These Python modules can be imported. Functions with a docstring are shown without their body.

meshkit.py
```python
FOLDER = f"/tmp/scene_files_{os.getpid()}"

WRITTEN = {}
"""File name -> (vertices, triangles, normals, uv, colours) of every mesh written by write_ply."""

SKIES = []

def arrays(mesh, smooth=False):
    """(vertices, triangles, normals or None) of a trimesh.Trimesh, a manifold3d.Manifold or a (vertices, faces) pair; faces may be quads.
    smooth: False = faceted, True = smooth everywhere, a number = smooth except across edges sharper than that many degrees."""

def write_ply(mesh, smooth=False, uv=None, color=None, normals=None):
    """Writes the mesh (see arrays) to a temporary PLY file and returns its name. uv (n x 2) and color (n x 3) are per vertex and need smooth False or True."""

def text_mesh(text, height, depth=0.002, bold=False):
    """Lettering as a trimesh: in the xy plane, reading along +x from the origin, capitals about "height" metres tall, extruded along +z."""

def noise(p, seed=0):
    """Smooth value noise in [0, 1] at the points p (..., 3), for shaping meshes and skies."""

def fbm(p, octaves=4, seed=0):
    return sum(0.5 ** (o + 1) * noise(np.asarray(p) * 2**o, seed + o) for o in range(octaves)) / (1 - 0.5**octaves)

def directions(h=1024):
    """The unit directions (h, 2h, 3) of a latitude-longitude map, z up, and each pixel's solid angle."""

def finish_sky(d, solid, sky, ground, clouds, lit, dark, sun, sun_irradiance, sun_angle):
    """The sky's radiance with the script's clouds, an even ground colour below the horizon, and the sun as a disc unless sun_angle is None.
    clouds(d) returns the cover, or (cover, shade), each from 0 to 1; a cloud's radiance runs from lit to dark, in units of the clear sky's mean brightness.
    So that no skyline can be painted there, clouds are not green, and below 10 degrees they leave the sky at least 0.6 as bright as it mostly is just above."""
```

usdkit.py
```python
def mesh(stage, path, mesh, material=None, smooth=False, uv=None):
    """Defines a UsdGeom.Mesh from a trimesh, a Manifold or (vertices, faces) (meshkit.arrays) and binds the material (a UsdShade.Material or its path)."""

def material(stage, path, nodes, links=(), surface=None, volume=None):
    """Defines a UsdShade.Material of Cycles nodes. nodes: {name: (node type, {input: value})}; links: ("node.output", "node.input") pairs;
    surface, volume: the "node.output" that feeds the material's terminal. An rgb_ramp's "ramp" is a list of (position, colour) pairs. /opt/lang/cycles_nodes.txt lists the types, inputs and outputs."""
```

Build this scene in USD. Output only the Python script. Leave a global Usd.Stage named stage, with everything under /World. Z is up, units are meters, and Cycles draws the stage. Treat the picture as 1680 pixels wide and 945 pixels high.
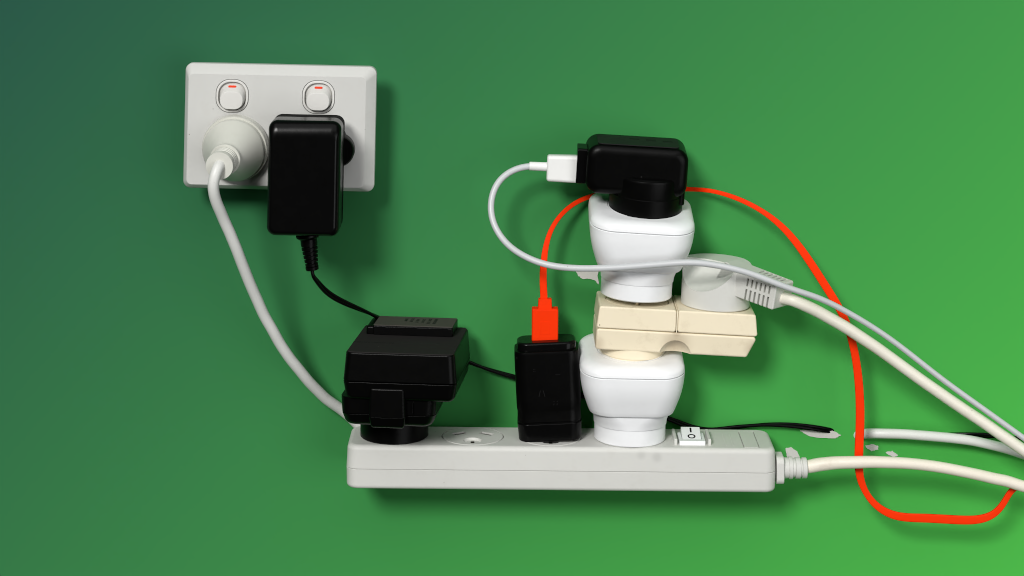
import math
import numpy as np
import trimesh
import manifold3d
import meshkit
import usdkit
from scipy.interpolate import CubicSpline, PchipInterpolator
from pxr import Usd, UsdGeom, UsdLux, UsdShade, Gf, Sdf

stage = Usd.Stage.CreateInMemory()
UsdGeom.SetStageUpAxis(stage, "Z")
UsdGeom.SetStageMetersPerUnit(stage, 1.0)
UsdGeom.Xform.Define(stage, "/World")

# ------------------------------------------------------------------ camera, lamps, exposure
F_PX, CAM_D, CAM_Z, CX, CY = 3500.0, 1320.0, 400.0, 840.0, -300.0    # mm; pixels of the 1680 x 945 photograph
cam = UsdGeom.Camera.Define(stage, "/World/camera")
cam.CreateHorizontalApertureAttr(36.0)
cam.CreateVerticalApertureAttr(36.0 * 945 / 1680)
cam.CreateFocalLengthAttr(36.0 * F_PX / 1680)
cam.CreateVerticalApertureOffsetAttr(-(472.5 - CY) / 1680 * 36.0)     # shift lens: looks straight at the wall from above the strip
cam.CreateClippingRangeAttr(Gf.Vec2f(0.05, 100))
cam.AddTranslateOp().Set(Gf.Vec3d(0, -CAM_D / 1000, CAM_Z / 1000))
cam.AddRotateXOp().Set(90.0)
cam.CreateExposureAttr(0.0)


def lamp(kind, name, pos, target, intensity, color, **size):
    l = kind.Define(stage, "/World/" + name)
    for k, v in size.items():
        getattr(l, f"Create{k}Attr")(v)
    l.CreateIntensityAttr(intensity)
    l.CreateColorAttr(Gf.Vec3f(*color))
    m = Gf.Matrix4d().SetLookAt(Gf.Vec3d(*pos), Gf.Vec3d(*target), Gf.Vec3d(0, 0, 1)).GetInverse()
    l.AddTransformOp().Set(m)
    return l


MID = (0.0, 0.0, 0.11)
lamp(UsdLux.DiskLight, "key_lamp", (-2.85, -8.3, 4.75), MID, 57.0, (1.0, 0.99, 0.97), Radius=1.18)
lamp(UsdLux.RectLight, "overhead_fill", (0.1, -2.2, 2.9), MID, 1.25, (1.0, 1.0, 1.0), Width=4.5, Height=3.0)  # added soft fill in place of ambient light, no seen source
lamp(UsdLux.RectLight, "window_lamp", (2.8, -4.2, -0.1), MID, 2.9, (0.98, 0.99, 1.0), Width=3.0, Height=2.8)


# ------------------------------------------------------------------ helpers
def P(px, py, Y):
    """The place (mm) seen at that pixel, Y mm in front of the backdrop."""
    k = F_PX / (CAM_D - Y)
    return np.array([(px - CX) / k, -Y, CAM_Z - (py - CY) / k])


def lin(r, g, b):
    c = np.array([r, g, b]) / 255.0
    return tuple(np.where(c < 0.04045, c / 12.92, ((c + 0.055) / 1.055) ** 2.4))


NAMES = {}


def free(parent, name):
    used = NAMES.setdefault(parent, {})
    n = used.get(name, 0)
    used[name] = n + 1
    return f"{parent}/{name}" if n == 0 else f"{parent}/{name}_{n:03d}"


def T(x=0, y=0, z=0):
    m = np.eye(4)
    m[:3, 3] = x, y, z
    return m


def R(deg, axis):
    return trimesh.transformations.rotation_matrix(math.radians(deg), {"x": [1, 0, 0], "y": [0, 1, 0], "z": [0, 0, 1]}[axis])


def gfm(m):
    return Gf.Matrix4d(*np.asarray(m).T.ravel().tolist())


class Thing:
    """An Xform at the thing's base; its children are its parts. Shapes are given in mm in its own frame (or the world's)."""

    def __init__(s, name, label, cat, pos=(0, 0, 0), roll=0, tilt=0, yaw=0, group=None):
        s.M = T(*pos) @ R(roll, "y") @ R(tilt, "x") @ R(yaw, "z")
        s.path = free("/World", name)
        x = UsdGeom.Xform.Define(stage, s.path)
        m = s.M.copy()
        m[:3, 3] /= 1000
        x.AddTransformOp().Set(gfm(m))
        s.prim = x.GetPrim()
        tag(s.prim, label, cat, group)

    def add(s, name, mesh, mat, under=None, world=False, smooth=32, label=None):
        v, f = arr(mesh)
        if world:
            v = trimesh.transform_points(v, np.linalg.inv(s.M))
        path = free(under or s.path, name)
        m = usdkit.mesh(stage, path, trimesh.Trimesh(v / 1000, f, process=False), MAT[mat], smooth=smooth)
        if label:
            m.GetPrim().SetCustomDataByKey("label", label)
        return path


def tag(prim, label=None, cat=None, group=None, kind=None):
    for k, v in (("label", label), ("category", cat), ("group", group), ("kind", kind)):
        if v:
            prim.SetCustomDataByKey(k, v)


def arr(m):
    if isinstance(m, manifold3d.Manifold):
        q = m.to_mesh()
        return np.array(q.vert_properties[:, :3], float), np.array(q.tri_verts)
    return np.array(m.vertices), np.array(m.faces)


def man(m):
    if isinstance(m, manifold3d.Manifold):
        return m
    return manifold3d.Manifold(manifold3d.Mesh(np.asarray(m.vertices, np.float32), np.asarray(m.faces, np.uint32)))


def tri(m):
    return trimesh.Trimesh(*arr(m), process=False)


def moved(m, *mats):
    m = tri(m)
    for x in mats:
        m.apply_transform(x)
    return m


def join(*ms):
    return trimesh.util.concatenate([tri(m) for m in ms])


def loft(rings):
    """Closed rings of equal length joined into a solid with flat ends."""
    n, rings = len(rings[0]), [np.asarray(r, float) for r in rings]
    v = np.vstack(rings + [rings[0].mean(0)[None], rings[-1].mean(0)[None]])
    f = []
    for i in range(len(rings) - 1):
        for j in range(n):
            a, b, c, d = i * n + j, i * n + (j + 1) % n, (i + 1) * n + (j + 1) % n, (i + 1) * n + j
            f += [(a, b, c), (a, c, d)]
    e, k = len(v) - 2, (len(rings) - 1) * n
    for j in range(n):
        f += [(e, (j + 1) % n, j), (e + 1, k + j, k + (j + 1) % n)]
    m = trimesh.Trimesh(v, np.array(f), process=False)
    if m.volume < 0:
        m.invert()
    return m


def rr(w, d, r, z, cx=0.0, cy=0.0, n=8):
    r = min(r, w / 2 - 1e-3, d / 2 - 1e-3)
    out = []
    for sx, sy, a0 in ((1, 1, 0), (-1, 1, 90), (-1, -1, 180), (1, -1, 270)):
        for i in range(n + 1):
            a = math.radians(a0 + 90 * i / n)
            out.append((cx + sx * (w / 2 - r) + r * math.cos(a), cy + sy * (d / 2 - r) + r * math.sin(a), z))
    return np.array(out)


def pebble(w, d, z0, z1, r, bt=1.0, bb=1.0, wt=None, dt=None, cx=0, cy=0, cxt=None, cyt=None, n=8, m=5):
    """A block with rounded plan corners r, rounded top edge bt and bottom edge bb, tapering to wt x dt at the top."""
    wt, dt = wt or w, dt or d
    cxt, cyt = cx if cxt is None else cxt, cy if cyt is None else cyt
    zs = []
    for i in range(m + 1):
        a = math.pi / 2 * i / m
        zs.append((z0 + bb * (1 - math.sin(a)), bb * (1 - math.cos(a))))
    zs = [(z0 + bb * (1 - math.cos(a)), bb * (1 - math.sin(a))) for a in np.linspace(0, math.pi / 2, m + 1)]
    zs += [(z1 - bt * (1 - math.sin(a)), bt * (1 - math.cos(a))) for a in np.linspace(0, math.pi / 2, m + 1)]
    rings = []
    for z, ins in zs:
        t = (z - z0) / (z1 - z0)
        ww, dd = w + (wt - w) * t, d + (dt - d) * t
        rings.append(rr(ww - 2 * ins, dd - 2 * ins, max(r - ins, 0.15), z, cx + (cxt - cx) * t, cy + (cyt - cy) * t, n))
    return loft(rings)


def lathe(prof, n=64):
    """prof: (radius, z) pairs, bottom to top."""
    a = np.arange(n) * 2 * np.pi / n
    return loft([np.stack([max(r, 0.01) * np.cos(a), max(r, 0.01) * np.sin(a), np.full(n, z)], 1) for r, z in prof])


def box(x0, x1, y0, y1, z0, z1):
    return moved(trimesh.creation.box([x1 - x0, y1 - y0, z1 - z0]), T((x0 + x1) / 2, (y0 + y1) / 2, (z0 + z1) / 2))


def fillet_poly(pts, r, n=5):
    pts, out = [np.array(p, float) for p in pts], []
    for i, p in enumerate(pts):
        a, b = pts[i - 1] - p, pts[(i + 1) % len(pts)] - p
        a, b = a / np.linalg.norm(a), b / np.linalg.norm(b)
        half = math.acos(np.clip(a @ b, -1, 1)) / 2
        t, c = r / math.tan(half), p + (a + b) / np.linalg.norm(a + b) * r / math.sin(half)
        u0, u1 = p + a * t - c, p + b * t - c
        w = math.acos(np.clip(u0 @ u1 / r / r, -1, 1))
        for u in np.linspace(0, 1, n + 1):
            out.append(c + (math.sin((1 - u) * w) * u0 + math.sin(u * w) * u1) / math.sin(w))
    return np.array(out)


def prism_y(pts, y0, y1, r=1.0, bev=0.8, m=4):
    """A convex outline in x, z run along y, its edges rounded."""
    p = fillet_poly(pts, r)
    e = np.roll(p, -1, 0) - np.roll(p, 1, 0)
    nrm = np.stack([e[:, 1], -e[:, 0]], 1)
    nrm /= np.linalg.norm(nrm, axis=1, keepdims=True)
    if ((p - p.mean(0)) * nrm).sum() < 0:
        nrm = -nrm
    rings = []
    for a in np.linspace(0, math.pi / 2, m + 1):
        rings.append((y0 + bev * (1 - math.sin(a)), bev * (1 - math.cos(a))))
    rings = [(y0 + bev * (1 - math.cos(a)), bev * (1 - math.sin(a))) for a in np.linspace(0, math.pi / 2, m + 1)]
    rings += [(y1 - bev * (1 - math.sin(a)), bev * (1 - math.cos(a))) for a in np.linspace(0, math.pi / 2, m + 1)]
    out = []
    for y, ins in rings:
        q = p - nrm * ins
        out.append(np.stack([q[:, 0], np.full(len(q), y), q[:, 1]], 1))
    return loft(out)


def spline(pts, step=2.0):
    pts = np.array(pts, float)
    s = np.concatenate([[0], np.cumsum(np.linalg.norm(np.diff(pts, axis=0), axis=1) ** 0.6)])
    cs = CubicSpline(s, pts, bc_type="natural")
    n = max(8, int(np.linalg.norm(np.diff(pts, axis=0), axis=1).sum() / step))
    u = np.linspace(0, s[-1], n)
    return cs(u), u, s


def tube(pts, radius, sides=20, step=2.0, flat=None, wobble=0.0, seed=0):
    """A cable through the points (mm). radius: number, or one per point. flat: half thickness across the view (ribbon)."""
    p, u, s = spline(pts, step)
    rad = np.full(len(p), float(radius)) if np.ndim(radius) == 0 else PchipInterpolator(s, radius)(u)
    if wobble:
        for k in range(3):
            p[:, k] += wobble * (meshkit.noise(np.stack([u * 0.35, np.full(len(u), 3.7 * k), np.zeros(len(u))], 1), seed) - 0.5)
    t = np.gradient(p, axis=0)
    t /= np.linalg.norm(t, axis=1, keepdims=True)
    a = np.arange(sides) * 2 * np.pi / sides
    rings, b = [], None
    for i in range(len(p)):
        if flat is not None:
            b = np.cross(t[i], [0, -1, 0])
        elif b is None:
            b = np.cross(t[i], [0.13, -1, 0.21])
        else:
            b = b - (b @ t[i]) * t[i]
        b = b / np.linalg.norm(b)
        c = np.cross(t[i], b)
        if flat is not None:
            ca, sa = np.cos(a), np.sin(a)
            e = 0.42
            rings.append(p[i] + np.outer(np.sign(ca) * np.abs(ca) ** e * rad[i], b) + np.outer(np.sign(sa) * np.abs(sa) ** e * flat, c))
        else:
            rings.append(p[i] + np.outer(np.cos(a) * rad[i], b) + np.outer(np.sin(a) * rad[i], c))
    return loft(rings)


def twin(pts, r, gap, turns, step=1.5, sides=12, phase=0.0):
    """A figure-eight twin lead that twists as it runs."""
    p, u, _ = spline(pts, step)
    t = np.gradient(p, axis=0)
    t /= np.linalg.norm(t, axis=1, keepdims=True)
    a = np.arange(sides) * 2 * np.pi / sides
    out = []
    for sgn in (-1, 1):
        rings = []
        for i in range(len(p)):
            b = np.cross(t[i], [0, -1, 0.02])
            b /= np.linalg.norm(b)
            c = np.cross(t[i], b)
            w = phase + turns * 2 * math.pi * i / len(p)
            o = p[i] + sgn * gap * (math.cos(w) * b + math.sin(w) * c)
            rings.append(o + np.outer(np.cos(a) * r, b) + np.outer(np.sin(a) * r, c))
        out.append(loft(rings))
    return join(*out)


def text(s, h, depth=0.15, bold=False):
    m = meshkit.text_mesh(s, h / 1000, depth / 1000, bold)
    m.apply_scale(1000)
    m.apply_translation([-m.bounds[:, 0].mean(), -m.bounds[:, 1].mean(), 0])
    return m


# ------------------------------------------------------------------ materials
MAT = {}


def plastic(name, rgb, rough=0.45, grain=0.25, tone=0.05, spec=0.5, speck=0.0, speck_rgb=(0.12, 0.09, 0.06), sheen_var=0.08, dirt=0.0, dirt_rgb=(0.25, 0.17, 0.09), stains=()):
    """Moulded plastic: fine moulding grain as relief, slight uneven tone, gloss that varies a little, and sparse grime."""
    dark = tuple(c * (1 - tone) for c in rgb)
    nodes = {
        "tc": ("texture_coordinate", {}),
        "n1": ("noise_texture", {"scale": 38.0, "detail": 4.0, "roughness": 0.6}),
        "mix1": ("mix_color", {"a": dark, "b": rgb}),
        "n2": ("noise_texture", {"scale": 2600.0, "detail": 2.0}),
        "bump": ("bump", {"strength": grain, "distance": 0.00012}),
        "n3": ("noise_texture", {"scale": 90.0, "detail": 5.0, "roughness": 0.7}),
        "rg": ("map_range", {"from_min": 0.3, "from_max": 0.7, "to_min": max(0.05, rough - sheen_var), "to_max": rough + sheen_var}),
        "p": ("principled_bsdf", {"specular_ior_level": spec}),
    }
    links = [("tc.object", "n1.vector"), ("n1.fac", "mix1.fac"), ("tc.object", "n2.vector"), ("n2.fac", "bump.height"), ("tc.object", "n3.vector"), ("n3.fac", "rg.value"),
             ("rg.result", "p.roughness"), ("bump.normal", "p.normal")]
    last = "mix1.result"
    if dirt:
        nodes["nd"] = ("noise_texture", {"scale": 60.0, "detail": 7.0, "roughness": 0.72})
        nodes["rd"] = ("map_range", {"from_min": 0.56, "from_max": 0.74, "to_min": 0.0, "to_max": dirt, "clamp": True})
        nodes["md"] = ("mix_color", {"b": dirt_rgb})
        links += [("tc.object", "nd.vector"), ("nd.fac", "rd.value"), ("rd.result", "md.fac"), (last, "md.a")]
        last = "md.result"
    if speck:
        nodes["v"] = ("voronoi_texture", {"scale": 130.0})
        nodes["rv"] = ("map_range", {"from_min": 0.035, "from_max": 0.06, "to_min": speck, "to_max": 0.0, "clamp": True})
        nodes["ns"] = ("noise_texture", {"scale": 70.0, "detail": 1.0})
        nodes["rs"] = ("map_range", {"from_min": 0.56, "from_max": 0.62, "to_min": 0.0, "to_max": 1.0, "clamp": True})
        nodes["mu"] = ("math", {"math_type": "multiply"})
        nodes["ms"] = ("mix_color", {"b": speck_rgb})
        links += [("tc.object", "v.vector"), ("v.distance", "rv.value"), ("tc.object", "ns.vector"), ("ns.fac", "rs.value"), ("rv.result", "mu.value1"), ("rs.result", "mu.value2"),
                  ("mu.value", "ms.fac"), (last, "ms.a")]
        last = "ms.result"
    for i, (at, r, much, tint) in enumerate(stains):                # soft round handling marks at fixed places on the thing
        nodes[f"sd{i}"] = ("vector_math", {"math_type": "distance", "vector2": tuple(np.array(at) / 1000)})
        nodes[f"sm{i}"] = ("map_range", {"range_type": "smoothstep", "from_min": r * 0.15 / 1000, "from_max": r / 1000, "to_min": much, "to_max": 0.0, "clamp": True})
        nodes[f"sx{i}"] = ("mix_color", {"b": tint})
        links += [("tc.object", f"sd{i}.vector1"), (f"sd{i}.value", f"sm{i}.value"), (f"sm{i}.result", f"sx{i}.fac"), (last, f"sx{i}.a")]
        last = f"sx{i}.result"
    links.append((last, "p.base_color"))
    MAT[name] = usdkit.material(stage, "/World/Looks/" + name, nodes, links, surface="p.BSDF")


plastic("plate_white", (0.575, 0.575, 0.55), 0.42, 0.2, speck=0.6, dirt=0.06)
plastic("rocker_white", (0.66, 0.65, 0.62), 0.35, 0.15, speck=0.4)
plastic("plug_white", (0.62, 0.62, 0.56), 0.35, 0.15, speck=0.5, dirt=0.08)
plastic("cord_white", (0.71, 0.71, 0.68), 0.42, 0.15, speck=0.4, dirt=0.08)
plastic("strip_grey", (0.62, 0.62, 0.585), 0.55, 0.35, spec=0.3, speck=0.5, dirt=0.07)
plastic("strip_stained", (0.62, 0.62, 0.585), 0.55, 0.35, spec=0.3, speck=0.5, dirt=0.07, stains=(((47.5, -22, 22), 4.0, 0.22, (0.3, 0.3, 0.28)), ((56.8, -22, 20.8), 4.4, 0.28, (0.3, 0.3, 0.28))))
plastic("adapter_white", (0.85, 0.86, 0.87), 0.38, 0.12, tone=0.03, speck=0.6, dirt=0.04)
plastic("cream", (0.85, 0.755, 0.56), 0.45, 0.3, speck=0.9, dirt=0.2, dirt_rgb=(0.36, 0.25, 0.13))
GRIME = (0.30, 0.21, 0.12)
plastic("cream_grimy", (0.85, 0.755, 0.56), 0.45, 0.3, speck=0.9, dirt=0.25, dirt_rgb=(0.36, 0.25, 0.13), stains=(((24.6, -16, 13.5), 13.0, 0.55, GRIME), ((-23, -20, 9), 8.0, 0.35, GRIME), ((71, -20, 12), 8.0, 0.35, GRIME), ((24.6, -20, 19), 4.0, 0.35, GRIME)))
plastic("angled_white", (0.635, 0.635, 0.595), 0.42, 0.2, speck=0.5, dirt=0.08)
plastic("cord_cream", (0.83, 0.79, 0.68), 0.42, 0.2, speck=0.5, dirt=0.16)
plastic("cord_beige", (0.80, 0.74, 0.63), 0.45, 0.2, speck=0.5, dirt=0.22)
plastic("cord_grey", (0.55, 0.565, 0.575), 0.4, 0.1, speck=0.3)
plastic("usb_white", (0.82, 0.82, 0.80), 0.35, 0.1, speck=0.3)
plastic("orange", (0.91, 0.036, 0.002), 0.5, 0.2, tone=0.1, spec=0.06)
plastic("black_gloss", (0.0022, 0.0022, 0.0022), 0.24, 0.08, spec=0.13, sheen_var=0.03)
plastic("black_satin", (0.0014, 0.0014, 0.0013), 0.34, 0.3, spec=0.10, speck=0.10, speck_rgb=(0.25, 0.25, 0.24), sheen_var=0.03)
plastic("black_lit_top", (0.021, 0.0195, 0.019), 0.7, 0.5, spec=0.05, speck=0.25, speck_rgb=(0.3, 0.28, 0.25))  # lighter black: light on the charger top put into the colour
plastic("battery_grey_lit", (0.062, 0.058, 0.050), 0.65, 0.4, spec=0.06)  # grey of the battery top, lifted to stand in for light on it
plastic("black_dull", (0.003, 0.003, 0.003), 0.6, 0.3, spec=0.02)
plastic("worn_print", (0.010, 0.010, 0.010), 0.5, 0.3, spec=0.15)
plastic("label_black", (0.012, 0.012, 0.012), 0.5, 0.3, spec=0.12)
plastic("ink_black", (0.004, 0.004, 0.004), 0.6, 0.1, spec=0.2)
plastic("faint_print", (0.006, 0.006, 0.006), 0.6, 0.1, spec=0.2)
plastic("shade_dark", (0.03, 0.026, 0.02), 0.8, 0.1, spec=0.1)  # shade inside the socket slots, painted as a dark colour
plastic("line_grey", (0.16, 0.15, 0.14), 0.7, 0.1, spec=0.1)
plastic("scrap_grey", (0.64, 0.63, 0.59), 0.8, 0.6, tone=0.2, spec=0.2, dirt=0.4, dirt_rgb=(0.30, 0.33, 0.26))
plastic("red_mark", (0.85, 0.055, 0.015), 0.5, 0.1, spec=0.3)
MAT["brass"] = usdkit.material(stage, "/World/Looks/brass", {"p": ("principled_bsdf", {"base_color": (0.55, 0.47, 0.34), "metallic": 1.0, "roughness": 0.35})}, [], surface="p.BSDF")

# the backdrop: sheet printed from deep teal green (top left) to leaf green (bottom right)
A0, A1 = P(0, 0, 0) / 1000, P(1680, 945, 0) / 1000
stops = [(t, (41 + 35 * t, 84 + 96 * t, 68.5 + 5 * t)) for t in np.linspace(0, 1, 12)]
GD = np.array([1.0, 0.0, -1.0])
g0, g1 = float(A0 @ GD), float(A1 @ GD)
MAT["backdrop_green"] = usdkit.material(stage, "/World/Looks/backdrop_green", {
    "g": ("geometry", {}),
    "dot": ("vector_math", {"math_type": "dot_product", "vector2": tuple(GD)}),
    "mr": ("map_range", {"from_min": g0, "from_max": g1, "to_min": 0.0, "to_max": 1.0, "clamp": True}),
    "ramp": ("rgb_ramp", {"ramp": [(p, lin(*c)) for p, c in stops]}),
    "p": ("principled_bsdf", {"roughness": 0.9, "specular_ior_level": 0.0}),
}, [("g.position", "dot.vector1"), ("dot.value", "mr.value"), ("mr.result", "ramp.fac"), ("ramp.color", "p.base_color")], surface="p.BSDF")

# ------------------------------------------------------------------ the setting
bd = usdkit.mesh(stage, free("/World", "backdrop_wall"), moved(box(-2200, 2200, 0, 12, -1500, 1900), np.diag([0.001, 0.001, 0.001, 1])), MAT["backdrop_green"])
tag(bd.GetPrim(), "plain green backdrop wall shading from dark teal to leaf green behind everything", "wall", kind="structure")

# ------------------------------------------------------------------ double wall socket
c = P(458, 210.5, 34)
so = Thing("wall_socket", "white double wall socket plate with two rocker switches, at the upper left", "wall socket", (c[0], -34, c[2]), roll=1.25)
ry = R(90, "x")                                   # local z of a block -> towards the camera (-y)
plate = loft([rr(115.6, 75.6, 4.5, -9), rr(115.6, 75.6, 4.5, -4.6), rr(115.0, 75.0, 4.4, -3.9), rr(107.6, 67.4, 3.2, -0.25, -1.7, -1.5), rr(106.8, 66.6, 3.0, 0, -1.7, -1.5)])
plate = man(plate)
SW = []
for px, py in ((381, 157.5), (522.5, 159.5)):
    q = trimesh.transform_points([P(px, py, 34)], np.linalg.inv(so.M))[0]
    SW.append((q[0], q[2]))
for sx, sz in SW:
    plate -= man(loft([rr(19.9, 20.3, 8.4, -2.2, sx, sz), rr(19.9, 20.3, 8.4, 1, sx, sz)]))
so.add("cover_plate", moved(plate, ry), "plate_white", smooth=25)
so.add("mounting_block", moved(pebble(106, 66, -34, -8.9, 5, 0.6, 0.6), ry), "plate_white")  # unseen block added so the plate throws an offset shadow
for sx, sz in SW:
    ring = man(pebble(19.3, 19.7, -2.4, 0.45, 8.2, 0.4, 0.2, cx=sx, cy=sz)) - man(loft([rr(16.9, 17.2, 7.2, -3, sx, sz), rr(16.9, 17.2, 7.2, 2, sx, sz)]))
    so.add("switch_surround", moved(ring, ry), "rocker_white")
    rk = []
    for k in range(9):
        t = k / 8
        e = t ** 0.85
        rk.append(rr(16.1 - 2.3 * e, 16.4 - 5.6 * e, 7.0 - 2.1 * e, -2.3 + 6.1 * t, sx, sz - 2.15 * e))
    rk.append(rr(13.3, 10.3, 4.7, 4.05, sx, sz - 2.15))
    rk.append(rr(12.4, 9.4, 4.3, 4.15, sx, sz - 2.15))
    rp = so.add("rocker_switch", moved(loft(rk), ry), "rocker_white", smooth=24)
    tick = pebble(4.8, 1.45, -0.25, 0.22, 0.72, 0.1, 0.05)
    so.add("indicator_mark", moved(tick, R(-50, "x"), T(sx, sz + 5.85, 0.75), ry), "red_mark", under=rp)

# ------------------------------------------------------------------ white mains plug and cord in the left outlet
c = P(388, 241, 34)
wp = Thing("white_power_cord", "white power cord hanging from the round white plug in the left outlet", "power cord", (c[0], -34, c[2]), roll=0, tilt=5.0, yaw=-5.0)
wp.add("plug_flange", moved(lathe([(19.2, 0.15), (20.0, 0.5), (20.0, 5.2), (19.6, 6.0)]), ry), "plug_white")
wp.add("plug_body", moved(lathe([(18.6, 5.8), (18.6, 9.5), (18.3, 10.3), (17.2, 12.2), (14.2, 17.5), (11.4, 22.8), (9.6, 26.5), (9.0, 28.2), (8.8, 29.2)]), ry), "plug_white", smooth=40)
prof = [(8.9, 28.6), (9.2, 29.0), (9.2, 31.6), (8.9, 32.0)]
z = 32.0
for k in range(4):
    prof += [(7.0, z + 0.15), (7.0, z + 1.2), (8.0 - 0.1 * k, z + 1.35), (7.9 - 0.1 * k, z + 2.2)]
    z += 2.3
prof += [(7.0, z), (7.0, z + 0.8), (8.2, z + 1.0), (8.3, z + 4.2), (8.0, z + 5.2), (5.0, z + 5.4)]
wp.add("strain_relief", moved(lathe(prof), ry), "plug_white")
tip = trimesh.transform_points([[0, -(z + 2.0), 0]], wp.M)[0]
out = trimesh.transform_points([[0, -(z + 6.5), 0]], wp.M)[0]
wp.add("cable", tube([tip, out, P(350, 303, 84), P(363, 350, 76), P(387, 408, 66), P(421, 490, 50), P(461, 566, 36), P(500, 618, 25), P(536, 655, 14), P(572, 682, 5), P(620, 730, 3.6), P(680, 770, 3.6)],
                     3.3, wobble=0.5, seed=4), "cord_white", world=True, smooth=60)

# ------------------------------------------------------------------ black power adapter in the right outlet
c = P(531, 241, 34)
ba = Thing("power_adapter", "glossy black box shaped power adapter in the right outlet, lead trailing from its base", "power adapter", (c[0], -34, c[2]), roll=1.2)
ba.add("plug_base", moved(lathe([(15.8, 0.15), (16.6, 0.7), (16.6, 12.0), (16.0, 13.5)]), ry, T(-2.2, 0, 2.4)), "black_satin")
ba.add("release_knob", moved(lathe([(8.6, 4.0), (9.6, 5.0), (9.6, 13.0), (8.8, 14.5)]), ry, T(9.8, 0, -0.2)), "black_satin")
q = np.array([P(498, 295.5, 80)[0] - c[0], P(498, 295.5, 80)[2] - c[2]])
by = moved(loft([rr(40.5, 65.5, 4.5, 12.5, q[0], q[1]), rr(42.2, 67.0, 5.0, 13.6, q[0], q[1]), rr(42.4, 67.2, 5.0, 26.0, q[0], q[1])]), ry)
ba.add("rear_shell", by, "black_dull")
rings = [rr(42.0, 66.8, 5.0, 25.7, q[0], q[1]), rr(42.0, 66.8, 5.0, 26.3, q[0], q[1]), rr(42.6, 67.4, 5.2, 26.4, q[0], q[1])]
for a in np.linspace(0, math.pi / 2, 9):
    i1, i2 = 3.6 * (1 - math.cos(a)), 9.5 * (1 - math.cos(a))
    rings.append(rr(42.6 - 2 * i1, 67.4 - i1 - i2, max(5.2 - i1 * 0.6, 2.4), 39.0 + 6.0 * math.sin(a), q[0], q[1] - (i2 - i1) / 2))
ba.add("front_shell", moved(loft(rings), ry), "black_gloss", smooth=24)
r0, r1 = P(505.5, 386, 60), P(512.5, 443, 60)
ax = (r1 - r0) / np.linalg.norm(r1 - r0)
L = np.linalg.norm(r1 - r0)
prof = [(4.0, -1.5), (7.2, -0.5), (7.2, 0.6), (6.2, 1.6), (4.9, 2.2), (4.85, 6.2)]
zz = 6.2
for k in range(5):
    g = 4.85 - 0.24 * k
    prof += [(g - 1.0, zz + 0.1), (g - 1.0, zz + 0.9), (g - 0.05, zz + 1.0), (g - 0.15, zz + 2.3)]
    zz += 2.4
prof += [(3.1, zz + 0.2), (3.9, zz + 0.4), (3.8, L - 0.4), (3.3, L)]
al = trimesh.geometry.align_vectors([0, 0, 1], ax)
ba.add("strain_relief", moved(lathe(prof, 40), al, T(*r0)), "black_satin", world=True)
ba.add("cable", join(
    twin([r1 - ax * 2, r1 + ax * 3, P(519, 460, 58), P(531, 474, 52), P(549, 488, 45), P(580, 503, 33), P(608, 515, 20), P(636, 529, 8), P(690, 556, 4.2), P(740, 580, 4.2), P(776, 597, 4.4), P(845, 619, 4.4),
          P(930, 642, 4.0), P(1030, 668, 4.0), P(1100, 688, 4.2), P(1134, 701, 4.0), P(1165, 706, 4.0), P(1200, 702, 4.0), P(1252, 697, 4.2), P(1300, 698, 4.2), P(1345, 703.5, 2.6), P(1379, 709.5, -3.2), P(1440, 716, -5.0),
          P(1520, 716, -2.5), P(1590, 714, 3.5), P(1640, 716, 4.2), P(1700, 722, 4.2)], 1.02, 0.82, 3.1, phase=1.2)), "black_gloss", world=True, smooth=60)

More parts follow.
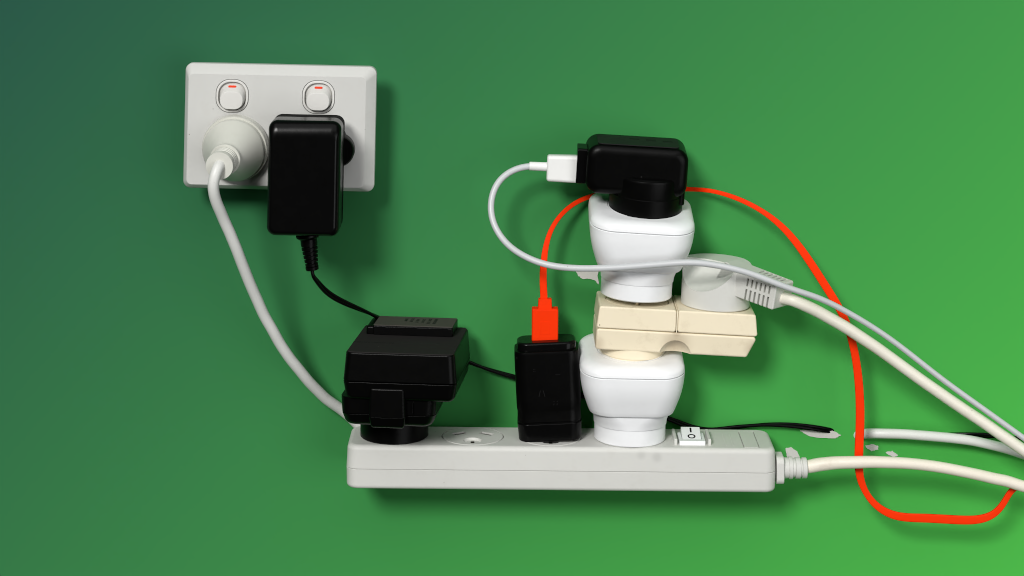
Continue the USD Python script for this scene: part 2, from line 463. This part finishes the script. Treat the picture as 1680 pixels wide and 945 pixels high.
# ------------------------------------------------------------------ power strip
X0, SZ, SROLL = 29.2, -1.1, 0.58
ps = Thing("power_strip", "long pale grey four socket power strip with a small rocker switch at its right end", "power strip", (X0, -29, SZ), roll=SROLL)
LEN, WID = 256.5, 44.0
low = [rr(LEN - 5, WID - 5, 4.5, 0)]
for a in np.linspace(0, math.pi / 2, 7)[1:]:
    low.append(rr(LEN - 5 * (1 - math.sin(a)) - 0.4, WID - 5 * (1 - math.sin(a)) - 0.4, 4.5 + 2.5 * math.sin(a), 2.5 * (1 - math.cos(a))))
low += [rr(LEN, WID, 7, 11.7), rr(LEN - 0.3, WID - 0.3, 7, 11.9), rr(LEN - 1.3, WID - 1.3, 6.5, 11.9), rr(LEN - 1.3, WID - 1.3, 6.5, 13.0)]
ps.add("lower_shell", loft(low), "strip_grey")
up = [rr(LEN - 0.3, WID - 0.3, 7, 12.12), rr(LEN, WID, 7, 12.3)]
for a in np.linspace(0, math.pi / 2, 8):
    up.append(rr(LEN - 0.8 - 6 * (1 - math.cos(a)), WID - 0.6 - 6 * (1 - math.cos(a)), 7 - 2 * (1 - math.cos(a)), 23 + 3 * math.sin(a)))
up = man(loft(up))
OUT = [-100.4, -53.2, -6.3, 41.3]


def slots(ox, z0, z1, big=0.0):
    ms = []
    for s in (-1, 1):
        sl = loft([rr(8.4 + big, 4.4 + big, 0.25, z0), rr(8.4 + big, 4.4 + big, 0.25, z1)])
        ms.append(man(moved(sl, R(s * -30 + 0, "z"), T(ox + s * 8.2, 5.2, 0))))
    ms.append(man(loft([rr(2.0 + big, 5.0 + big, 0.25, z0, ox, -10.2), rr(2.0 + big, 5.0 + big, 0.25, z1, ox, -10.2)])))
    return ms


for ox in OUT:
    up -= man(moved(lathe([(18.9, 24.3), (18.9, 27)]), T(ox, 0, 0)))
    for m in slots(ox, 17.5, 25, 0.2):
        up -= m
up -= man(pebble(9.6, 33.6, 25.0, 27, 0.6, 0.1, 0.1, cx=113.6, cy=-1.0)) - man(pebble(8.6, 32.6, 24, 28, 0.4, 0.1, 0.1, cx=113.6, cy=-1.0))
ps.add("upper_shell", up, "strip_stained", smooth=28)
for ox in OUT:
    d = man(moved(lathe([(18.35, 24.32), (18.35, 25.8), (18.05, 26.12)]), T(ox, 0, 0)))
    for m in slots(ox, 24, 27):
        d -= m
    d -= man(moved(lathe([(4.9, 24.7), (5.7, 26.3)], 36), T(ox, -9.2, 0)))
    sf = ps.add("socket_face", d, "strip_grey", smooth=28)
    for m in slots(ox, 17.6, 25.05, 0.1):
        ps.add("contact_slot", m, "shade_dark", under=sf)  # dark insert standing in for the shade in the slot
# switch between two guard ribs
for gx in (68.6, 88.9):
    ps.add("switch_guard", pebble(1.9, 22, 25.8, 29.6, 0.6, 0.5, 0.05, cx=gx, cy=-3.2), "strip_grey")
sx = 78.6
fr = man(pebble(15.6, 18.5, 25.7, 28.5, 0.8, 0.4, 0.05, cx=sx, cy=-5.2)) - man(box(sx - 6.0, sx + 6.0, -10.6, 6, 26.6, 30))
ps.add("switch_frame", fr, "adapter_white")
side = [(-10.3, 26.7), (5.0, 26.7), (5.0, 31.5), (3.6, 31.8), (-10.0, 28.2)]
wedge = moved(prism_y(side, -5.7, 5.7, 0.3, 0.3), R(90, "z"), T(sx, 0, 0))
rk = ps.add("rocker_switch", wedge, "adapter_white")
ang = math.degrees(math.atan2(31.8 - 28.2, 3.6 + 10.0))
for s, yy in (("I", 0.2), ("O", -6.6)):
    zf = 28.2 + (yy + 10.0) * (31.8 - 28.2) / 13.6
    if s == "I":
        mk = pebble(1.0, 5.0, 0.0, 0.13, 0.05, 0.03, 0.03)
    else:
        mk = man(lathe([(2.35, 0), (2.35, 0.13)], 40)) - man(lathe([(1.55, -1), (1.55, 1)], 40))
    ps.add("switch_mark", moved(mk, R(ang, "x"), T(sx, yy, zf + 0.02)), "ink_black", under=rk)
ps.add("blank_panel", pebble(8.5, 32.5, 25.5, 26.12, 0.4, 0.12, 0.05, cx=113.6, cy=-1.0), "strip_grey")
for lx in (99.0, 103.2):
    ps.add("moulding_rib", pebble(0.6, 28, 25.8, 26.12, 0.2, 0.1, 0.05, cx=lx, cy=-1), "strip_grey")
ps.add("mounting_foot", pebble(30, 7.4, 4, 20, 2, 0.3, 0.3, cx=-60, cy=25.4), "strip_grey")
ps.add("mounting_foot", pebble(30, 7.4, 4, 20, 2, 0.3, 0.3, cx=60, cy=25.4), "strip_grey")
rz = R(90, "y")
e0 = P(1276, 767.5, 38)
fl = moved(pebble(16.5, 16.5, -1.5, 3.0, 4.0, 0.6, 0.4), rz, T(*e0))
prof = [(6.2, 2.6), (6.0, 6.5), (6.5, 6.6), (6.5, 8.6), (5.5, 8.8), (5.5, 10.4), (6.3, 10.6), (6.3, 13.2), (5.4, 13.4), (5.4, 14.4), (6.1, 14.6), (6.1, 16.9), (5.6, 17.4), (3.6, 17.5)]
sr = ps.add("strain_relief", join(fl, moved(lathe(prof, 48), rz, T(*e0))), "strip_grey", world=True)
ps.add("cable", tube([e0 + [8, 0, 0.4], e0 + [16, 0, 0.4], P(1340, 762.5, 38), P(1376, 759, 39), P(1446, 758.5, 41), P(1516, 763, 42), P(1586, 775, 43), P(1640, 787, 43), P(1680, 798, 43), P(1740, 818, 43)],
                     [3.6, 3.8, 4.0, 3.8, 3.5, 3.3, 3.3, 3.4, 3.4, 3.4], wobble=0.4, seed=9), "cord_beige", world=True, smooth=60, label="beige mains cable leaving the right end of the strip")


def on_strip(px, yl=29):
    x = (px - CX) / (F_PX / (CAM_D - yl))
    return np.array([x, -29.0, SZ + 26.05 - (x - X0) * math.tan(math.radians(SROLL))])


# ------------------------------------------------------------------ battery charger and its battery
b0 = on_strip(647)
bc = Thing("battery_charger", "bulky black battery charger plugged into the leftmost strip socket, clip tab in front", "battery charger", b0, roll=0.4, yaw=-6)
bc.add("plug_base", lathe([(20.0, 0.1), (20.6, 0.7), (20.6, 17.0), (20.2, 19.5)]), "black_satin")
CXB = 10.6
bc.add("lower_block", pebble(51, 58, 17.6, 24.9, 6, 0.25, 3.0, wt=55.5, dt=62, cx=3.0, cy=-14, cxt=3.2, cyt=-15), "black_satin")
bc.add("middle_block", pebble(55.5, 62, 25.2, 35.0, 6, 0.25, 0.25, wt=56.5, dt=63, cx=3.2, cy=-15), "black_satin")
bc.add("lower_case", pebble(63.5, 67, 34.3, 45.0, 4.5, 0.5, 2.8, wt=67.0, dt=70, cx=CXB, cy=-16.0, cyt=-16), "black_satin")
bc.add("upper_case", pebble(66.8, 70, 45.4, 62.0, 4.5, 1.0, 0.5, wt=64.0, dt=68.4, cx=CXB, cy=-16), "black_satin")
bc.add("top_panel", pebble(63.0, 67.4, 61.5, 62.4, 4.2, 0.5, 0.2, cx=CXB, cy=-16), "black_lit_top")  # thin sheet added so the top looks lit against the sides
tabm = man(pebble(21.4, 12, 25.0, 41.8, 1.6, 1.2, 0.2, wt=20.4, dt=11.6, cx=3.6, cy=-45.6))
bc.add("clip_tab", tabm, "black_satin")
bc.add("clip_foot", pebble(19.5, 9, 18.0, 24.8, 1.6, 0.2, 2.2, wt=21.4, dt=11.6, cx=3.6, cy=-44.8, cyt=-45.4), "black_satin")
bc.add("cover_line", pebble(0.5, 9, 27, 33, 0.1, 0.1, 0.1, cx=18.3, cy=-43.6), "black_gloss")
for i, (s, xx, yy, h) in enumerate((("PROTECTION PLUS", -8.5, -27.0, 1.9),)):
    bc.add("faint_lettering", moved(text(s, h, 0.12), T(xx, yy, 62.36)), "faint_print")
bc.add("top_recess_line", pebble(30, 0.5, 62.3, 62.47, 0.1, 0.05, 0.05, cx=22, cy=-25.5), "faint_print")
q = bc.M @ np.array([10.8, 3.8, 62.5, 1.0])
bt = Thing("camera_battery", "flat dark grey battery with small black print, on top of the bulky black charger", "battery", q[:3], roll=0.4, yaw=-6)
bt.add("battery_case", pebble(48.5, 23.5, 0.05, 5.5, 1.0, 0.3, 0.4, cx=1.2), "black_satin")
bt.add("label_panel", pebble(48.1, 23.1, 5.2, 5.9, 1.0, 0.4, 0.1, cx=1.2), "battery_grey_lit")
bt.add("end_cap", pebble(5.5, 22.5, 0.05, 4.9, 1.6, 1.4, 0.3, cx=-24.6), "black_satin")
bt.add("front_rail", pebble(47.5, 0.8, 0.1, 5.0, 0.2, 0.2, 0.1, cx=1.2, cy=-11.9), "black_gloss")
rows = ["MADE", "IN P.R.C", "LI-ION", "7.4V 875", "CELL PACK", "RECHARGE"]
pr = []
for i, s in enumerate(rows):
    m = text(s, 1.75, 0.1, bold=True)
    m.apply_scale([min(1.0, 15.5 / np.ptp(m.bounds[:, 0])), 1, 1])
    pr.append(moved(m, R(90, "z"), T(-5.0 + 3.6 * i, 1.0 if i > 1 else 3.0, 5.86)))
bt.add("printed_lettering", join(*pr), "ink_black")

# ------------------------------------------------------------------ upright black USB charger and the orange USB cable
u0 = on_strip(902.5)
uc = Thing("usb_charger", "upright glossy black USB wall charger on the strip, orange plug in its top", "usb charger", u0, roll=-2.3)
uc.add("base", pebble(37.5, 25, 0.6, 11.4, 7, 0.5, 1.0, wt=38.8, dt=26.5), "black_gloss")
uc.add("body", loft([rr(37.6, 25.2, 7, 11.0), rr(37.6, 25.2, 7, 12.2), rr(38.4, 26.2, 7.0, 12.7), rr(38.0, 25.6, 7.0, 18.4), rr(38.6, 26.4, 7, 20.0), rr(38.9, 27.0, 7, 26.0), rr(39.2, 27.6, 7.0, 53.0), rr(38.6, 27.0, 6.8, 54.6), rr(36.8, 25.2, 6.4, 55.0)]), "black_satin", smooth=24)
uc.add("top_cap", pebble(35.6, 22.0, 54.6, 59.6, 6.5, 1.6, 0.2), "black_gloss")
uc.add("scuff_print", moved(join(*[moved(text(s, h, 0.06), T(x, zz, 0)) for s, x, zz, h in (("::", -8, 44, 2.2), ("___", 6, 41, 1.6), ("/ \\", -4, 30, 3.0), ("; ;", 4, 24, 2.6))]), R(90, "x"), R(0, "z"), T(0, -13.74, 0)), "worn_print")
o0 = P(894, 564, 31)
oc = Thing("orange_usb_cable", "bright orange flat USB cable looping from the black charger round to the right", "usb cable", (o0[0], -29, o0[2]), roll=0.2)
oc.add("plug", pebble(15.9, 8.4, -2.0, 21.3, 1.0, 0.7, 0.4), "orange")
oc.add("plug_neck", pebble(8.6, 6.0, 21.0, 27.0, 1.0, 0.5, 0.2, wt=8.0, dt=5.4), "orange")
oc.add("plug_emblem", moved(pebble(6.0, 7.5, -0.05, 0.18, 0.4, 0.08, 0.02, cy=10), R(90, "x"), T(0, -4.15, 0)), "orange")
opts = [(893, 500, 29, 2.2), (891.5, 470, 29, 2.2), (891.5, 440, 28, 2.1), (895, 408, 26, 1.75), (904, 378, 23, 1.45), (922, 351, 18, 1.35), (946, 332, 12, 1.35), (978, 320, 6, 1.35), (1040, 313, 3.5, 1.35), (1105, 310, 3.6, 1.35), (1135, 310.5, 7, 1.3),
        (1165, 313, 12, 1.25), (1205, 324, 18, 1.4), (1248, 345, 24, 1.55), (1288, 377, 28, 2.0), (1325, 424, 31, 2.4), (1358, 475, 32, 2.45), (1385, 522, 33, 2.35), (1401, 573, 33, 2.35), (1409, 630, 33, 2.5), (1411, 690, 33, 2.6),
        (1409, 745, 33, 2.6), (1411, 782, 33, 2.3), (1422, 810, 33, 1.95), (1440, 831, 34, 2.1), (1470, 846, 35, 2.4), (1515, 850, 36, 2.55), (1565, 852.5, 36, 2.6), (1605, 852, 36, 2.45), (1630, 843, 35.5, 2.1), (1646, 826, 35.5, 1.85), (1659, 806, 35, 1.75), (1675, 797, 35, 1.75), (1720, 806, 35, 1.75)]
oc.add("cable", tube([P(*o[:3]) for o in opts], [o[3] for o in opts], flat=0.95, sides=32), "orange", world=True, smooth=50)


# ------------------------------------------------------------------ white travel adapters (lower one built, upper one a copy)
def slope(m, z0=26.0, z1=46.0, s=0.15):
    m = tri(m)
    w = np.clip((m.vertices[:, 2] - z0) / (z1 - z0), 0, 1)
    m.vertices[:, 2] += s * w * m.vertices[:, 1]
    return m


t0 = on_strip(1033)
ta = Thing("travel_adapter", "lower white travel adapter standing on the power strip, under the cream double adapter", "travel adapter", t0, roll=1.0, group=None)
ta.add("plug_base", lathe([(20.8, 0.05), (21.5, 0.7), (21.5, 9.4), (21.3, 9.9), (21.0, 10.0)], 96), "adapter_white")
ta.add("collar", loft([rr(w, w, r, z, n=14) for z, w, r in ((9.9, 42.4, 21), (10.15, 43.8, 21), (13.5, 44.2, 19), (17.4, 45.6, 15), (18.3, 45.2, 14.5), (18.8, 43.6, 13.5))]), "adapter_white", smooth=40)
prof = [(18.6, 47.0, 46.2, 13.0), (18.8, 48.8, 48.0, 13.2), (19.5, 50.2, 49.4, 13.4), (22, 52.4, 51.4, 13.6), (26, 55.2, 54.0, 13.8), (30, 57.6, 56.3, 14.1), (34, 59.5, 58.1, 14.4), (38, 61.0, 59.5, 14.8), (42, 62.0, 60.5, 15.2), (47.3, 62.8, 61.2, 15.5), (47.55, 62.4, 60.8, 15.3)]
ta.add("body", slope(loft([rr(w, d, r, z, n=14) for z, w, d, r in prof])), "adapter_white", smooth=40)
tp = [(47.55, 60.2, 58.6, 14.5), (47.98, 60.2, 58.6, 14.5), (48.02, 62.4, 60.8, 15.3), (48.3, 62.8, 61.2, 15.5), (49.4, 62.5, 60.9, 15.5)]
for a in np.linspace(0.15, math.pi / 2, 8):
    i = 6.5 * (1 - math.cos(a))
    tp.append((49.4 + 4.3 * math.sin(a), 62.5 - 2 * i, 60.9 - 2 * i, 15.5 - 0.3 * i))
tp = man(slope(loft([rr(w, d, r, z, n=14) for z, w, d, r in tp])))
ring = man(lathe([(20.9, 45), (20.9, 60)], 72)) - man(lathe([(20.5, 44), (20.5, 61)], 72))
cut = man(slope(moved(ring, T(0, 0, 7.4))))                # thin round groove in the sloping top
tp -= cut
ta.add("top_shell", tp, "adapter_white", smooth=30)
for s in (-1, 1):
    ta.add("contact_pin", moved(box(-3.2, 3.2, -0.8, 0.8, -10, 0.3), R(-30 * s, "z"), T(8 * s, 5.2, 0)), "brass")
ta.add("contact_pin", box(-0.8, 0.8, -13.0, -6.4, -10, 0.3), "brass")

# ------------------------------------------------------------------ cream double adapter
cz = 75.4
ca = Thing("double_adapter", "aged cream double adapter wedged between the two white travel adapters", "double adapter", (72.3, -29, cz), roll=3.2)
ca.add("plug_base", lathe([(18.5, -1.5), (18.5, 0.75), (19.2, 0.9), (19.4, 1.4), (19.4, 6.6)], 72), "cream")
lowc = prism_y([(-23, 19.0), (-23.2, 6.2), (67.2, 6.2), (72.9, 19.0)], -21.5, 21, 1.8, 1.2)
v = lowc.vertices
v[:, 1] += np.where(v[:, 1] < 0, (19.0 - v[:, 2]) * 0.14, 0)
lowc = man(trimesh.Trimesh(v, lowc.faces, process=False))
ball = trimesh.creation.icosphere(5, 1.0)
lowc -= man(moved(ball, np.diag([11.0, 12.0, 12.5, 1]), T(24.6, -24.5, 2.6)))
ca.add("bottom_case", lowc, "cream_grimy", smooth=False)
for k, (pts) in enumerate(([(-22.0, 32.4), (-23.2, 19.35), (24.1, 19.35), (24.1, 32.4)], [(25.1, 32.4), (25.1, 19.35), (72.9, 19.35), (71.2, 32.4)])):
    c_ = man(prism_y(pts, -21.5, 21, 1.5, 1.0))
    ox = 1.6 if k == 0 else 50.5
    c_ -= man(moved(lathe([(19.3, 31.2), (19.3, 34)], 72), T(ox, 0, 0)))
    for m in slots(ox, 24, 33, 0.2):
        c_ -= m
    ca.add("top_case", c_, "cream", smooth=False)
for ox in (1.6, 50.5):
    d = man(moved(lathe([(18.7, 31.25), (18.7, 32.0), (18.4, 32.3)], 72), T(ox, 0, 0)))
    for m in slots(ox, 30, 33, 1.0):
        d -= m
    sf = ca.add("socket_face", d, "cream", smooth=30)
    for m in slots(ox, 24.5, 31.6, 0.1):
        ca.add("contact_slot", m, "shade_dark", under=sf)  # shade in the slot, put in as a dark insert

ca.add("centre_rib", box(24.3, 24.9, -21.2, 20.8, 19.1, 32.1), "cream")

# upper travel adapter: a copy of the lower one with its parts
up_path = free("/World", "travel_adapter")
ux = UsdGeom.Xform.Define(stage, up_path)
uM = T(75.0, -29, 111.2) @ R(3.6, "y") @ R(1.0, "x")
m_ = uM.copy()
m_[:3, 3] /= 1000
ux.GetPrim().GetReferences().AddInternalReference(ta.path)
ux.ClearXformOpOrder()
ux.AddTransformOp().Set(gfm(m_))
ux.GetPrim().SetInstanceable(True)
tag(ux.GetPrim(), "upper white travel adapter, its pins half out of the cream adapter, black charger on top", "travel adapter")

# ------------------------------------------------------------------ white right-angle plug with cream cord
w0 = np.array([122.8, -29.0, 105.1])
ap = Thing("angled_power_cord", "white right angled plug with slotted grip on the cream adapter, cream cord running right", "power cord", w0, roll=3.2)
cyl = man(lathe([(20.2, 0.1), (20.7, 0.6), (20.7, 26.0), (20.2, 26.6)], 96))
TH = 38
Af = T(8.0, -17.0, 0) @ R(-TH, "z")                 # arm frame: x along the arm from its visible front corner, y to its back
droop = 7.0
Aq = Af @ R(droop, "y")
arm = man(moved(prism_y([(-14, 9.6), (27.5, 9.6), (27.5, 24.6), (-14, 25.7)], 0, 20, 1.2, 0.8), Aq))
scoop = man(moved(trimesh.creation.icosphere(5, 34.0), T(30 * math.cos(math.radians(-128)), 30 * math.sin(math.radians(-128)), 43.7)))
base = (cyl ^ man(moved(box(-80, 80, -80, 80, -20, 25.2), Aq))) - scoop
ap.add("plug_base", base, "angled_white", smooth=22)
arm = (arm - scoop) - man(lathe([(20.72, -1), (20.72, 11.4)], 96))
for i in range(6):
    xx = 7.2 + 3.05 * i
    arm -= man(moved(box(xx, xx + 1.35, -1, 2.6, 7.0, 16.4), Aq))
    arm -= man(moved(box(xx, xx + 1.35, -1, 2.6, 18.0, 22.9), Aq))
    for y0, y1 in ((2.0, 9.0), (10.8, 18.4)):
        arm -= man(moved(box(xx - 0.3 + (y0 > 5) * 0.8, xx + 0.9 + (y0 > 5) * 0.8, y0, y1, 22.6, 30), Aq))
ap.add("slotted_grip", arm, "angled_white", smooth=False)
ce = trimesh.transform_points([[22, 10, 15.5], [27.5, 10, 15.5], [34, 10, 15.4]], ap.M @ Aq)
ap.add("cable", tube([ce[0], ce[1], P(1300, 492.5, 60), P(1335, 508, 58), P(1400, 545, 52), P(1469, 593, 47), P(1539, 643, 45), P(1609, 690, 44), P(1680, 739, 44), P(1740, 780, 44)], [3.6, 3.6, 3.6, 3.6, 3.6, 3.5, 3.5, 3.5, 3.5, 3.5], wobble=0.3, seed=6),
       "cord_cream", world=True, smooth=60, label="cream coloured round cable")

# ------------------------------------------------------------------ black USB charger lying on the tower, white USB cable
k0 = np.array([80.4, -29.0, 161.6])
kc = Thing("usb_charger", "black USB charger topping the tower of adapters, white plug in its left end", "usb charger", k0, roll=3.4, tilt=5.0)
kc.add("plug_base", lathe([(21.6, -1.0), (22.3, 0.0), (22.3, 11.8), (21.9, 12.2)], 96), "black_satin")
col = man(lathe([(21.9, 12.0), (22.1, 12.6), (22.2, 21.8), (21.8, 23.2), (20.6, 24.2)], 96)) ^ man(pebble(37.5, 60, 5, 40, 2, 0.2, 0.2, cx=1.3))
kc.add("plug_collar", col, "black_satin")
rings = []
for a in np.linspace(0, math.pi / 2, 8):
    i = 5.5 * (1 - math.sin(a))
    rings.append(rr(61 - 2 * i, 30 - 2 * i, max(8 - i * 0.8, 2), -16.0 + 4.0 * (1 - math.cos(a)), -7.3, 27.6, n=10))
rings += [rr(61, 30, 8, 12, -7.3, 28.0, n=10), rr(58, 27, 7, 17, -7.3, 28.0, n=10)]
kb = moved(loft([np.stack([r[:, 0], r[:, 2], r[:, 1]], 1) for r in rings]))
kc.add("body", kb, "black_satin", smooth=28)
kc.add("rear_skirt", pebble(7.5, 16, 7.0, 16, 2.5, 0.3, 1.2, cx=19.0, cy=-2), "black_satin")
kc.add("top_label", pebble(49, 22, 42.7, 43.25, 3, 0.2, 0.05, cx=-7, cy=-2), "label_black")
for i, (tx) in enumerate((-9, 1, 11)):
    kc.add("label_mark", pebble(6, 3, 43.2, 43.33, 0.3, 0.05, 0.02, cx=tx, cy=3 - i), "ink_black")
kc.add("port_frame", moved(pebble(21.5, 15, 0, 6.0, 1.5, 0.5, 0.3), R(-90, "y"), T(-37.2, -2, 27.5)), "black_gloss")
v0 = P(944, 277, 31)
wu = Thing("white_usb_cable", "thin pale grey USB cable with white plug, looping in front of the upper travel adapter", "usb cable", v0, roll=2.2)
wu.add("plug", moved(pebble(16.4, 8.2, -1.0, 17.3, 2.2, 1.6, 0.6, wt=15.8), R(-90, "y")), "usb_white")
wu.add("plug_neck", moved(lathe([(2.9, 16.8), (2.75, 17.6), (2.6, 27.6), (2.4, 27.9)], 32), R(-90, "y"), T(0, 0, 0.6)), "usb_white")
wpts = [(880, 272.6, 31), (866, 273.2, 31), (846, 278, 32), (824, 292, 34), (810, 314, 37), (805.5, 342, 40), (812, 371, 44), (832, 400, 50), (860, 420, 56), (893, 433, 60), (935, 439.5, 62), (985, 440, 63), (1040, 437, 64), (1095, 432.5, 65), (1140, 431, 66), (1180, 436, 67), (1230, 448.5, 69), (1290, 471, 69), (1340, 488, 64),
        (1388, 511, 58), (1460, 556, 52), (1539, 617, 49), (1609, 668, 48), (1680, 719, 48), (1740, 762, 48)]
wu.add("cable", tube([P(*p) for p in wpts], list(np.interp(np.arange(len(wpts)), [0, 14, 20, len(wpts)], [1.95, 1.95, 1.7, 1.7])), sides=18), "cord_grey", world=True, smooth=60)

# ------------------------------------------------------------------ white cable low on the right, and pale cut-out remnants on the backdrop
wc = tube([P(1385, 716, -6), P(1405, 713, -2), P(1424, 711.5, 6), P(1470, 712, 10), P(1539, 716.5, 11), P(1609, 726, 11), P(1680, 746, 11), P(1740, 770, 11)], 3.0, wobble=0.4, seed=2)
m = usdkit.mesh(stage, free("/World", "white_cable"), trimesh.Trimesh(wc.vertices / 1000, wc.faces, process=False), MAT["cord_white"], smooth=60)
tag(m.GetPrim(), "short length of white cable coming out of the backdrop behind the orange cable", "cable")

rng = np.random.default_rng(5)


def scrap(label, pts):  # cut-out leftovers, made as thin pale pieces on the backdrop
    p = np.array([P(x, y, 0.1)[[0, 2]] for x, y in pts])
    from shapely.geometry import Polygon
    dense = []
    for i in range(len(p)):
        a, b = p[i], p[(i + 1) % len(p)]
        for u in np.arange(0, 1, 0.2):
            dense.append(a + (b - a) * u + rng.normal(0, 0.13, 2))
    g = Polygon(dense).buffer(0.15).buffer(0)
    g = max(getattr(g, "geoms", [g]), key=lambda q: q.area)
    s = trimesh.creation.extrude_polygon(g, 0.5, engine="earcut")
    s = moved(s, R(90, "x"), T(0, -0.03, 0))
    m = usdkit.mesh(stage, free("/World", "plaster_flake"), trimesh.Trimesh(s.vertices / 1000, s.faces, process=False), MAT["scrap_grey"])
    tag(m.GetPrim(), label, "remnant", "pale cut-out remnants on the green backdrop")


scrap("long pale grey cut-out remnant on the backdrop just under the tail of the black lead", [(1313, 706), (1335, 705), (1360, 705), (1372, 709), (1379, 714), (1370, 718), (1345, 718), (1328, 715)])
scrap("pale cut-out remnant left of the upper travel adapter, hanging just under the thin grey cable", [(945, 444), (983, 442), (980, 452), (982, 466), (976, 459), (968, 457), (955, 457), (949, 452)])
scrap("small pale cut-out remnant right of the orange cable, just below the white cable", [(1420, 731), (1432, 729), (1440, 732), (1440, 737), (1430, 739), (1422, 735)])
scrap("tiny pale cut-out remnant above the beige cable, furthest right of the remnants", [(1453, 742), (1464, 740), (1473, 747), (1466, 749), (1458, 746)])
scrap("rounded pale cut-out remnant above the ribbed cable collar at the strip's right end", [(1289, 736), (1298, 734), (1308, 741), (1313, 753), (1300, 757), (1291, 750)])
